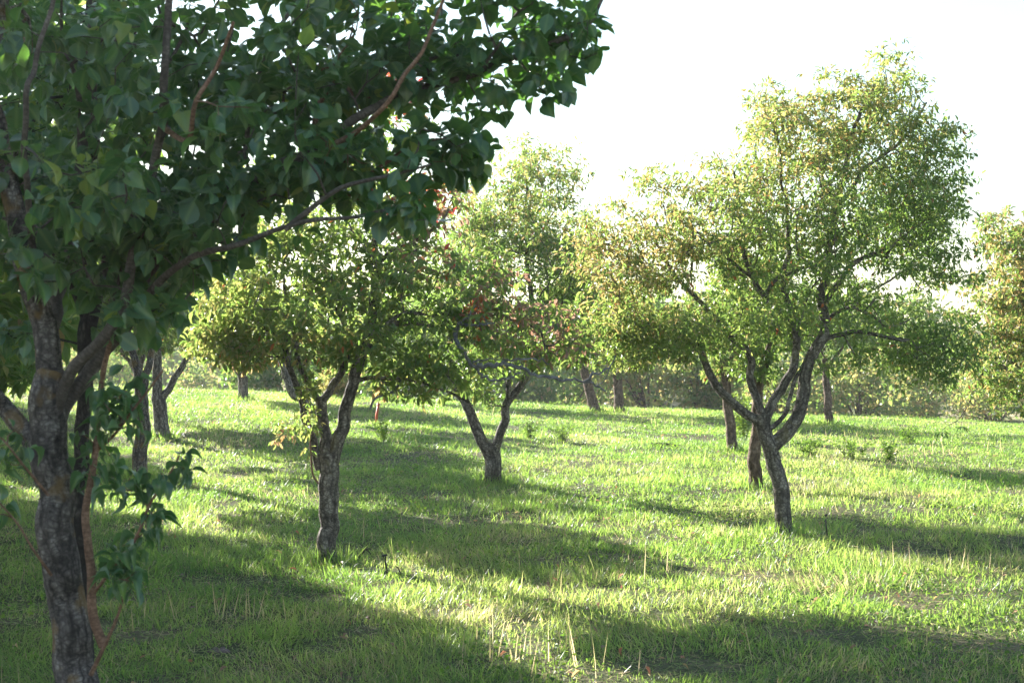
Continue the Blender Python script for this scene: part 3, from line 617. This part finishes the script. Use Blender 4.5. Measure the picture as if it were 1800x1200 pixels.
# ------------------------------------------------------------------ other orchard trees: (base, limbs, blobs, n, mat, label)
def small_tree(base, limbs, blobs, n, mat, label, lv=.48, size=.08, per=6, k=6, tints=(), depth=None, tw=1.0, tpl='mid', name='orchard_tree', group=None):
    T = Tree(name, base, label, depth=depth, group=group)
    for i, (pts, r0, r1) in enumerate(limbs): T.limb(pts, r0, r1, 0, .08, 22 if i == 0 else 12, .05, basal=(i == 0))
    T.grow(blobs, n, tw=tw, minr=.0025); T.wood([mat], twig_k=3)
    crown(T, per, k, size, tpl, M_mid, lv, .12, [(T.px(a), b, c, e) for a, b, c, e in tints]); return T
small_tree((1327, 858), [([(1328, 860), (1327, 820), (1329, 780), (1332, 730), (1331, 690)], 13.5, 10), ([(1331, 695), (1320, 650), (1305, 600), (1280, 560)], 7, 3), ([(1331, 695), (1345, 640), (1355, 590), (1370, 540)], 8, 3)],
           [(1320, 560, 0, 130, 80, 1.3), (1330, 470, 0, 100, 70, 1.2), (1330, 645, 0, 60, 30, .6)], 260, M_bark3, 'brown upright trunk just behind the bent trunk of the tallest tree')
small_tree((1287, 793), [([(1288, 795), (1285, 760), (1281, 720), (1276, 670), (1272, 630)], 10.5, 8), ([(1276, 660), (1250, 600), (1220, 560)], 5, 2), ([(1275, 650), (1300, 600), (1310, 550)], 5, 2)],
           [(1260, 570, 0, 100, 65, 1.6), (1270, 650, 0, 45, 25, .7)], 220, M_bark3, 'sunlit brown trunk with leafy shoots left of the bent trunked tree', tints=[((1260, 600), 1.5, .78, .2)])
small_tree((1457, 746), [([(1457, 748), (1455, 715), (1452, 670), (1450, 630)], 8.5, 6), ([(1452, 660), (1430, 620), (1400, 590)], 4, 2), ([(1451, 650), (1480, 610), (1500, 570)], 4, 2)],
           [(1460, 560, 0, 110, 75, 2.6)], 300, M_bark3, 'slim dark trunk on the crest right of the tallest tree', size=.11, tpl='far')
small_tree((1045, 723), [([(1047, 724), (1041, 702), (1034, 678), (1028, 650)], 11, 8), ([(1030, 660), (1010, 620), (1000, 590)], 5, 2)],
           [(1010, 570, 0, 80, 80, 2.4)], 260, M_bark3, 'leaning brown trunk on the crest, left one of the close pair', size=.11, tpl='far')
small_tree((1089, 724), [([(1090, 725), (1088, 700), (1086, 672), (1086, 640)], 10.5, 8), ([(1086, 650), (1110, 620), (1130, 590)], 5, 2)],
           [(1120, 570, 0, 95, 80, 2.4), (1080, 640, 0, 50, 20, 1.)], 290, M_bark3, 'upright brown trunk on the crest, right one of the close pair', size=.11, tpl='far')
small_tree((747, 708), [([(748, 710), (742, 688), (737, 672), (733, 650)], 9, 7), ([(736, 665), (715, 640), (700, 610)], 4, 2)],
           [(710, 580, 0, 100, 75, 2.4)], 280, M_bark3, 'short leaning brown trunk on the crest beside dark bushes', size=.11, tpl='far')
small_tree((427, 702), [([(428, 704), (428, 685), (425, 660), (424, 650)], 10, 9), ([(424, 662), (410, 640), (398, 615), (380, 590)], 6, 3), ([(427, 660), (438, 640), (446, 610), (450, 580)], 6, 3)],
           [(420, 575, 0, 95, 65, 2.4), (410, 640, 0, 40, 14, .8)], 290, M_bark2, 'forked grey tree at the far left crest with orange tinged leaves', size=.10, tints=[((410, 640), 1.0, .84, .6)])
small_tree((558, 734), [([(560, 736), (542, 712), (518, 694), (505, 665), (494, 630), (485, 590)], 10, 6), ([(500, 650), (520, 600), (530, 560)], 5, 2)],
           [(500, 560, 0, 90, 60, 1.5)], 170, M_bark2, 'strongly leaning curved trunk on the crest behind the three limbed tree', size=.09)
small_tree((285, 770), [([(287, 772), (283, 735), (280, 705), (279, 695)], 15, 13), ([(277, 705), (277, 660), (274, 610), (268, 550)], 11, 5), ([(283, 705), (299, 678), (314, 652), (328, 632), (350, 600)], 8, 4)],
           [(320, 530, 0, 110, 80, 2.0), (220, 480, 0, 150, 120, 2.0)], 420, M_bark2, 'dark forked trunk in the left meadow leaning one limb to the right', tw=1.4, size=.10)
small_tree((245, 841), [([(245, 843), (248, 790), (251, 730), (248, 690), (245, 670)], 14.5, 13), ([(248, 690), (240, 640), (226, 590), (215, 540)], 9, 5), ([(252, 690), (262, 640), (268, 590), (280, 530)], 8, 4)],
           [(230, 480, 0, 150, 110, 1.6), (150, 540, 0, 110, 90, 1.6)], 420, M_bark1, 'grey two toned trunk seen between the sucker shoots and the forked dark trunk', tw=1.4, size=.10)
T = small_tree((1850, 850), [([(1850, 852), (1848, 790), (1840, 720), (1830, 680)], 15, 13), ([(1830, 690), (1810, 600), (1795, 500), (1785, 420)], 9, 3), ([(1835, 700), (1880, 620), (1910, 540)], 9, 4), ([(1830, 690), (1790, 660), (1740, 640), (1710, 690)], 6, 2)],
           [(1785, 420, 0, 70, 75, 1.), (1790, 540, 0, 115, 100, 1.3), (1750, 650, 0, 80, 65, 1.), (1870, 560, 0, 110, 170, 1.3), (1785, 710, 0, 50, 32, .6)], 760, M_bark2, 'yellowing tree cut off by the right edge with low hanging twigs',
           tints=[((1790, 430), 1.2, .82, .35), ((1790, 600), 1.2, .78, .3)], tw=1.1, size=.07)
tb = Tubes(); LP = []
for pts in [[(1712, 690), (1700, 715), (1692, 735), (1690, 748)], [(1700, 715), (1684, 738), (1665, 748), (1656, 756)]]:
    C = catmull(np.array([T.px(p) for p in pts]), .05); tb.add(C, np.linspace(.006, .003, len(C)), 5); LP.append(C[-1])
o = tb.build('twig', M_bark3, T.root, T.base)
P, D, U, s = rosettes(np.array(LP), np.array([[0, 0, -1.]]*2), 10, .09, .3)
leaves('twig_leaves', P, D, U, s, rng.uniform(.2, .5, len(P)), 'mid', M_mid, T.root, T.base)

# ------------------------------------------------------------------ unseen trees past the frame's left edge, added to shade the meadow
def copy_tree(T, loc, rz, sc, label, group=None):
    r = T.root.copy(); S.collection.objects.link(r); r.location = loc; r.rotation_euler = (0, 0, rz); r.scale = (sc, sc, sc)
    r['label'] = label
    if group: r['group'] = group
    for ch in list(T.root.children):
        if ch.name.split('.')[0] in ('dead_branch', 'dead_twig', 'dry_leaves', 'shoot', 'shoot_leaves'): continue
        c = ch.copy(); S.collection.objects.link(c); c.parent = r
    return r
gx = [(-7.6, 14.2, 1.05), (-10.6, 20.0, 1.0), (-12.3, 26.5, 1.05), (-7.2, 27.5, .9), (-15.5, 33, 1.1), (-6.5, 34.5, .8), (-5.6, 13.0, .85), (-8.2, 17.2, 1.0),
      (-4.0, 8.0, 1.15), (-7.0, 11.6, 1.0), (-13.5, 22.5, 1.1)]
proto = small_tree((-300, 905), [([(-300, 907), (-303, 850), (-298, 790), (-300, 750)], 15, 14), ([(-300, 760), (-350, 690), (-400, 600), (-430, 480)], 10, 3), ([(-300, 760), (-290, 660), (-310, 540), (-300, 380)], 11, 3), ([(-300, 760), (-240, 680), (-190, 600), (-170, 470)], 10, 3)],
        [(-300, 480, 0, 290, 210, 1.7), (-300, 330, 0, 180, 130, 1.1), (-300, 600, 0, 270, 70, 1.5)], 620, M_bark2, 'unseen full crowned orchard tree added beyond the left edge to shade the meadow', size=.13, per=5, k=6)  # crown of outsize, crowded leaves so the cast shade stays solid
for i, (x, y, sc) in enumerate(gx):
    copy_tree(proto, (x, y, float(G(x, y))), i*2.1+.6, sc, 'unseen orchard tree added beyond the left edge to cast shade', 'unseen orchard trees added to shade the meadow')
proto.root.location = (-6.3, 9.6, float(G(-6.3, 9.6)))

# ------------------------------------------------------------------ shrubs behind the crest
def shrub(px, ptop, rx, d, n, lv, label, size=.16, tints=(), h=None, pbase=None, stems=True, name='shrub', w=1.3):
    c = PX(px, 650, d); gz = float(G(c[0], c[1])); base = np.array([c[0], c[1], gz])
    if pbase is not None: pass
    top = PX(px, ptop, d)[2]; rxm = rx*d/FPX; H = top-gz
    root = empty(name, base); tag(root, label, 'shrub' if name == 'shrub' else 'tree')
    nb = 12; P = []; tb = Tubes()
    for q in range(nb):
        a = rng.uniform(0, 6.28); rr = rng.uniform(0, .75); cz = rng.uniform(.08, .85)
        cc = np.array([math.cos(a)*rxm*rr, math.sin(a)*rxm*rr*w, H*cz*(1-.25*rr)])
        m = n//nb; u = rdir(m)*rng.uniform(.2, 1, (m, 1))**.5
        p = cc+u*np.array([rxm*.48, rxm*.48*w, H*.30]); p = p[p[:, 2] > .02]; P.append(p)
        C = catmull(np.array([[cc[0]*.15, cc[1]*.15, -.1], [cc[0]*.5, cc[1]*.4, cc[2]*.45], cc]), .3); tb.add(C, np.linspace(.05, .015, len(C))*max(1, H/2.5), 5)
    P = np.vstack(P); n = len(P)
    nz = fbm(P[:, 0]*2.2+px, P[:, 2]*2.2+P[:, 1], 4, 2); P = P[nz > .34]; n = len(P)
    lvv = np.clip(lv+.16*rng.normal(size=n), 0, .78); r_ = rng.random(n) < .05; lvv[r_] = .83
    leaves('foliage', P, rdir(n)-np.array([0, 0, .3]), rdir(n)+np.array([0, -.3, .8]), size*rng.uniform(.6, 1.3, n), lvv, 'far', M_mid, root, np.zeros(3), wid=np.full(n, 1.2))
    tb.build('stems', M_bark3, root, np.zeros(3))
    return root
shr = [
 (30, 550, 120, 44, 3600, 0.73, 'yellow green shrub seen under the dark foliage at the left edge'),
 (190, 585, 120, 52, 4200, 0.53, 'bushy shrub behind the two dark left trunks'),
 (478, 605, 90, 46, 4200, 0.43, 'dark shrub behind the crest right of the forked grey tree'),
 (600, 632, 36, 39, 2200, 0.75, 'narrow pale green bush standing behind the three limbed tree'),
 (700, 590, 110, 47, 5200, 0.37, 'dark bush behind the short leaning crest trunk'),
 (880, 590, 120, 46, 5200, 0.47, 'broad bush behind the forked trunk in the middle'),
 (1000, 585, 100, 50, 4600, 0.49, 'bush directly behind the close pair of crest trunks'),
 (1140, 590, 110, 48, 4600, 0.68, 'sunlit yellow green bush right of the close pair of crest trunks'),
 (1235, 610, 80, 47, 3600, 0.58, 'loose bush between the crest pair and the sunlit brown trunk'),
 (1370, 590, 120, 54, 4600, 0.57, 'bush filling the gap behind the bent trunked tree'),
 (1510, 600, 110, 52, 4600, 0.63, 'green bush on the far field right of the slim dark crest trunk'),
 (1600, 630, 60, 58, 3000, 0.71, 'low yellowish bush at the edge of the pale clearing'),
 (1745, 600, 100, 62, 4200, 0.65, 'hazy bush on the far slope at the right'),
]
shr += [
 (330, 640, 60, 60, 2600, .60, 'yellowish scrub bush seen between the left dark trunks and the forked grey tree'),
 (385, 632, 50, 72, 2400, .66, 'far pale bush on the slope just left of the forked grey tree'),
 (540, 600, 70, 56, 3400, .48, 'tall bush behind the leaning curved crest trunk'),
 (640, 600, 60, 54, 3200, .40, 'bush between the narrow pale bush and the dark bush'),
 (790, 600, 70, 58, 3600, .42, 'bush beyond the crest left of the forked middle trunk'),
 (940, 575, 70, 64, 3400, .52, 'taller bush beyond the crest right of the forked middle trunk'),
 (1300, 585, 80, 62, 3600, .50, 'tall bush directly behind the sunlit brown trunk'),
 (1440, 590, 70, 66, 3200, .48, 'bush right behind the slim dark crest trunk'),
 (1670, 640, 55, 74, 2400, .55, 'small far bush in the pale clearing at the right'),
]
for a in shr: shrub(*a, size=.19 if a[3] > 45 else .15)
# far wood and scrub
def cloud(name, n, fx, size, lv, label, cat):
    x, y, z = fx(n); P = np.stack([x, y, z], -1); n = len(P)
    o = leaves(name, P, rdir(n)-np.array([0, 0, .3]), rdir(n)+np.array([0, 0, .8]), size*rng.uniform(.5, 1.4, n), np.clip(lv+.15*rng.normal(size=n), 0, .83), 'far', M_mid, wid=np.full(n, 1.2))
    tag(o, label, cat, kind='stuff')
def fw(n):
    k = 46; cx = rng.uniform(-48, 62, k); cy = rng.uniform(72, 95, k); hh = rng.uniform(2.2, 5.8, k); rr = rng.uniform(2, 4., k)
    i = rng.integers(0, k, n); u = rdir(n)*rng.uniform(.3, 1, (n, 1))**.4
    x = cx[i]+u[:, 0]*rr[i]; y = cy[i]+u[:, 1]*rr[i]; return x, y, G(x, y)*0+G(cx[i], cy[i])+hh[i]*(.5+.5*u[:, 2])
cloud('far_wood', 80000, fw, .36, .56, 'far off mass of mixed trees on the slope beyond the orchard', 'wood')
def sc(n):
    k = 900; cx = rng.uniform(-90, 110, k); cy = rng.uniform(66, 170, k); rr = rng.uniform(.5, 1.6, k)
    i = rng.integers(0, k, n); u = rdir(n)*rng.uniform(.3, 1, (n, 1))**.4
    x = cx[i]+u[:, 0]*rr[i]*1.3; y = cy[i]+u[:, 1]*rr[i]; return x, y, G(x, y)+rr[i]*(.5+.6*u[:, 2])
cloud('scrub', 60000, sc, .22, .60, 'low yellow green scrub dotted over the dry hillside', 'scrub')

# ------------------------------------------------------------------ small things
def simple(name, color, rough=.6):
    m, t, out = newmat(name); b = N(t, 'ShaderNodeBsdfPrincipled'); b.inputs['Roughness'].default_value = rough
    n = N(t, 'ShaderNodeTexNoise', n2=60., n3=4.); t.links.new(N(t, 'ShaderNodeTexCoord').outputs['Object'], n.inputs[0])
    c = ramp(t, n.outputs[0], [(.3, tuple(v*.7 for v in color)), (.7, tuple(min(1, v*1.25) for v in color))]); t.links.new(c, b.inputs['Base Color']); t.links.new(b.outputs[0], out.inputs[0]); return m
M_black = simple('black_plastic', (.012, .012, .013), .4); M_orange = simple('orange_paint', (.65, .10, .03), .5); M_stone = simple('stone', (.17, .12, .11), .9)
M_twig = simple('dark_twig', (.035, .025, .018), .8)
# irrigation stake
b, d = onground(679, 1010); root = empty('irrigation_stake', b); tag(root, 'black irrigation stake with a hooked top in bright grass right of the three limbed tree', 'irrigation stake')
q = lambda a, c: PX(a, c, d)-b
tb = Tubes(); tb.add(catmull(np.array([q(681, 1020), q(680, 1000), q(677, 985), q(678, 975)]), .02), np.full(len(catmull(np.array([q(681, 1020), q(680, 1000), q(677, 985), q(678, 975)]), .02)), .0075), 8); tb.build('stake', M_black, root, np.zeros(3))
tb = Tubes(); C = np.array([q(672, 976), q(680, 975)]); tb.add(C, [.009, .009], 8); tb.build('emitter', M_black, root, np.zeros(3))
tb = Tubes(); C = np.array([q(674, 976), q(674, 990), q(675, 1012)]); tb.add(C, [.0035]*3, 6); tb.build('tube', M_black, root, np.zeros(3))
b, d = onground(1454, 947); root = empty('irrigation_stake', b); tag(root, 'thin dark upright stake in shaded grass right of the bent trunk', 'irrigation stake')
tb = Tubes(); tb.add(np.array([q(1455, 950), q(1453, 930), q(1451, 912)]), [.008, .007, .006], 7); tb.build('stake', M_black, root, np.zeros(3))
tb = Tubes(); tb.add(np.array([q(1450, 906), q(1454, 904)]), [.013, .010], 7); tb.build('emitter', M_black, root, np.zeros(3))
# orange marker stake
b, d = onground(661, 742); root = empty('marker_stake', b); tag(root, 'orange marker stake leaning in far grass right of the three limbed tree', 'marker stake')
tb = Tubes(); tb.add(np.array([q(661, 745), q(662, 730), q(665, 712)]), [.028, .028, .026], 4); tb.build('post', M_orange, root, np.zeros(3))
tb = Tubes(); tb.add(np.array([q(664.6, 713.5), q(665, 709)]), [.034, .03], 4); tb.build('cap', M_orange, root, np.zeros(3))
# fallen twig, log, stone
def stick(name, pts, r, mat, label, cat):
    b = onground(pts[0][0], pts[0][1])[0]; d = np.linalg.norm(b-CAM)
    dd = onground(pts[0][0], pts[0][1])[1]; tb = Tubes()
    for line in (pts, ) if not isinstance(pts[0][0], list) else pts:
        C = catmull(np.array([PX(a, c, dd)-b for a, c in line]), .03); tb.add(C, np.linspace(r, r*.4, len(C)), 8, .15)
    if len(pts) > 3:
        a, c = pts[2]; C = np.array([PX(a, c, dd)-b, PX(a+6, c+5, dd)-b, PX(a+9, c+9, dd)-b]); tb.add(C, [r*.5, r*.4, r*.3], 6)
    o = tb.build(name, mat, None, np.zeros(3)); o.location = b; tag(o, label, cat)
stick('fallen_twig', [(626, 987), (634, 975), (643, 965), (653, 964)], .011, M_twig, 'bent dark twig poking out of the bright grass left of the hooked stake', 'twig')
stick('fallen_twig', [(706, 1012), (700, 998), (694, 993)], .006, M_twig, 'small thin forked twig in the grass right of the hooked stake', 'twig')
stick('fallen_log', [(1142, 784), (1160, 782), (1178, 782), (1192, 785)], .055, M_twig, 'thin dark fallen branch lying flat in the far middle grass', 'log')
def stone(px, py, r, label):
    b = onground(px, py)[0]; n = 14; V = []
    for i in range(9):
        for j in range(n):
            ph = math.pi*i/8; th = 2*math.pi*j/n; v = np.array([math.sin(ph)*math.cos(th), math.sin(ph)*math.sin(th)*.7, math.cos(ph)*.42]); V.append(v*r*(1+1.2*(float(vn(v[0]*2.3+9, v[1]*2.3+v[2]*3, 5))-.5)))
    F = [(i*n+j, i*n+(j+1) % n, (i+1)*n+(j+1) % n, (i+1)*n+j) for i in range(8) for j in range(n)]
    o = mesh('stone', np.array(V), np.array(F), M_stone, None, smooth=True, loc=b+np.array([0, 0, r*.2])); tag(o, label, 'stone')
stone(385, 1146, .05, 'reddish brown stone in the shaded grass near the bottom left')
# upright weeds
M_stem = simple('weed_stem', (.08, .14, .04), .7)
def weed(px, py, h, label, ns=3, lsz=.03, spread=.06, lvv=.6):
    b, d = onground(px, py); root = empty('weed', b); tag(root, label, 'weed'); tb = Tubes(); P = []; D = []
    for s_ in range(ns):
        a = rng.uniform(0, 6.28); rr = rng.uniform(0, spread) if ns > 1 else 0; tip = np.array([math.cos(a)*rr*2, math.sin(a)*rr*2, h*rng.uniform(.7, 1)])
        C = catmull(np.array([[math.cos(a)*rr*.5, math.sin(a)*rr*.5, -.03], tip*.5+np.array([0, 0, .01]), tip]), .02); tb.add(C, np.linspace(.003, .0015, len(C)), 5)
        m = max(8, int(h/.012)); t_ = rng.uniform(.15, 1, m); ii = (t_*(len(C)-1)).astype(int); P.append(C[ii]); r = rdir(m); r[:, 2] = abs(r[:, 2])*.6; D.append(r)
    tb.build('stem', M_stem, root, np.zeros(3)); P = np.vstack(P); D = np.vstack(D); n = len(P)
    leaves('leaves', P, D, rdir(n)*.4+np.array([0, 0, 1]), lsz*rng.uniform(.6, 1.3, n), np.clip(lvv+.2*rng.normal(size=n), 0, 1), 'mid', M_weed, root)
for w_ in [(436, 925, .22, 'upright leafy weed at the lit edge left of the three limbed tree'), (500, 915, .26, 'taller leafy weed just left of the three limbed trunk'), (1080, 1012, .22, 'bushy weed spike at the edge of the bright grass strip, bottom centre'),
           (1142, 1018, .18, 'small weed spike right of the bushy weed spike, bottom centre'), (740, 905, .2, 'thin weed in the shaded strip right of the three limbed trunk'), (330, 880, .16, 'weed at the left lit edge beside the sucker leaves')]: weed(*w_)
for x_, y_, l_ in [(1420, 802, 'leafy weed clump in sun right of the bent trunk'), (1560, 812, 'round leafy weed clump right of the sunny clumps'), (1600, 780, 'dark weed clump in the shaded band at far right'), (1500, 806, 'sunny weed clump between two others right of the bent trunk'), (930, 772, 'dark weed clump right of the middle forked tree'), (990, 778, 'second dark weed clump right of the middle forked tree'), (675, 775, 'weed clump left of the middle forked trunk')]:
    weed(x_, y_, .34, l_, 14, .06, .22, .55)
weed(1305, 775, .9, 'tall leafy shoots beside the sunlit brown trunk', 12, .07, .25, .8)
for x_, y_, l_ in [(395, 1090, 'clump of dry upright straw stems in shade, lower left'), (940, 1160, 'clump of dry upright straw stems at the bottom centre'), (1620, 1000, 'row of tan dry stems in the sunlit strip at right')]:
    b, d = onground(x_, y_); n = 26; sp = .9 if x_ > 1500 else .22
    P = np.stack([rng.normal(size=n)*sp, rng.normal(size=n)*.15, np.full(n, -.03)], -1); D = np.stack([rng.normal(size=n)*.14, rng.normal(size=n)*.14, np.ones(n)], -1); hh = rng.uniform(.14, .28, n)
    o = leaves('dry_stems', P, D, rdir(n), hh, rng.uniform(.88, 1, n), 'blade', M_grass, wid=.007/hh); o.location = b; tag(o, l_, 'dry stems', kind='stuff')

# ------------------------------------------------------------------ haze box, added to lend the veiling glare of the low sun
V = np.array([(x, y, z) for x in (-430, 430) for y in (-410, 630) for z in (-9, 30)], float)
F = np.array([(0, 1, 3, 2), (4, 6, 7, 5), (0, 4, 5, 1), (2, 3, 7, 6), (0, 2, 6, 4), (1, 5, 7, 3)])
m, t, out = newmat('glare_haze'); pv = N(t, 'ShaderNodeVolumePrincipled'); pv.inputs['Color'].default_value = (.96, .97, 1, 1)
pv.inputs['Density'].default_value = GLARE_HAZE; pv.inputs['Anisotropy'].default_value = .5
t.links.new(pv.outputs[0], out.inputs['Volume']); tag(mesh('glare_haze', V, F, m), kind='stuff')
S.cycles.volume_bounces = 0

# taller grass left standing round the trunks
P = []
for b_ in BASES:
    n = 260; a_ = rng.uniform(0, 6.28, n); rr = rng.uniform(.07, .30, n)**1.0; x = b_[0]+np.cos(a_)*rr; y = b_[1]+np.sin(a_)*rr; P.append(np.stack([x, y, G(x, y)-.01], -1))
P = np.vstack(P); n = len(P); hh = rng.uniform(.07, .20, n); az = rng.uniform(0, 6.28, n); le = rng.uniform(0, .6, n)
o = leaves('grass_tufts', P, np.stack([np.sin(az)*le, np.cos(az)*le, np.ones(n)], -1), rdir(n), hh, np.clip(rng.normal(size=n)*.15+.4, 0, 1), 'blade', M_grass, wid=(.004+.00025*P[:, 1])/hh, bend=rng.normal(size=n)*.4)
tag(o, 'longer grass left standing round the tree trunks', 'grass', kind='stuff')
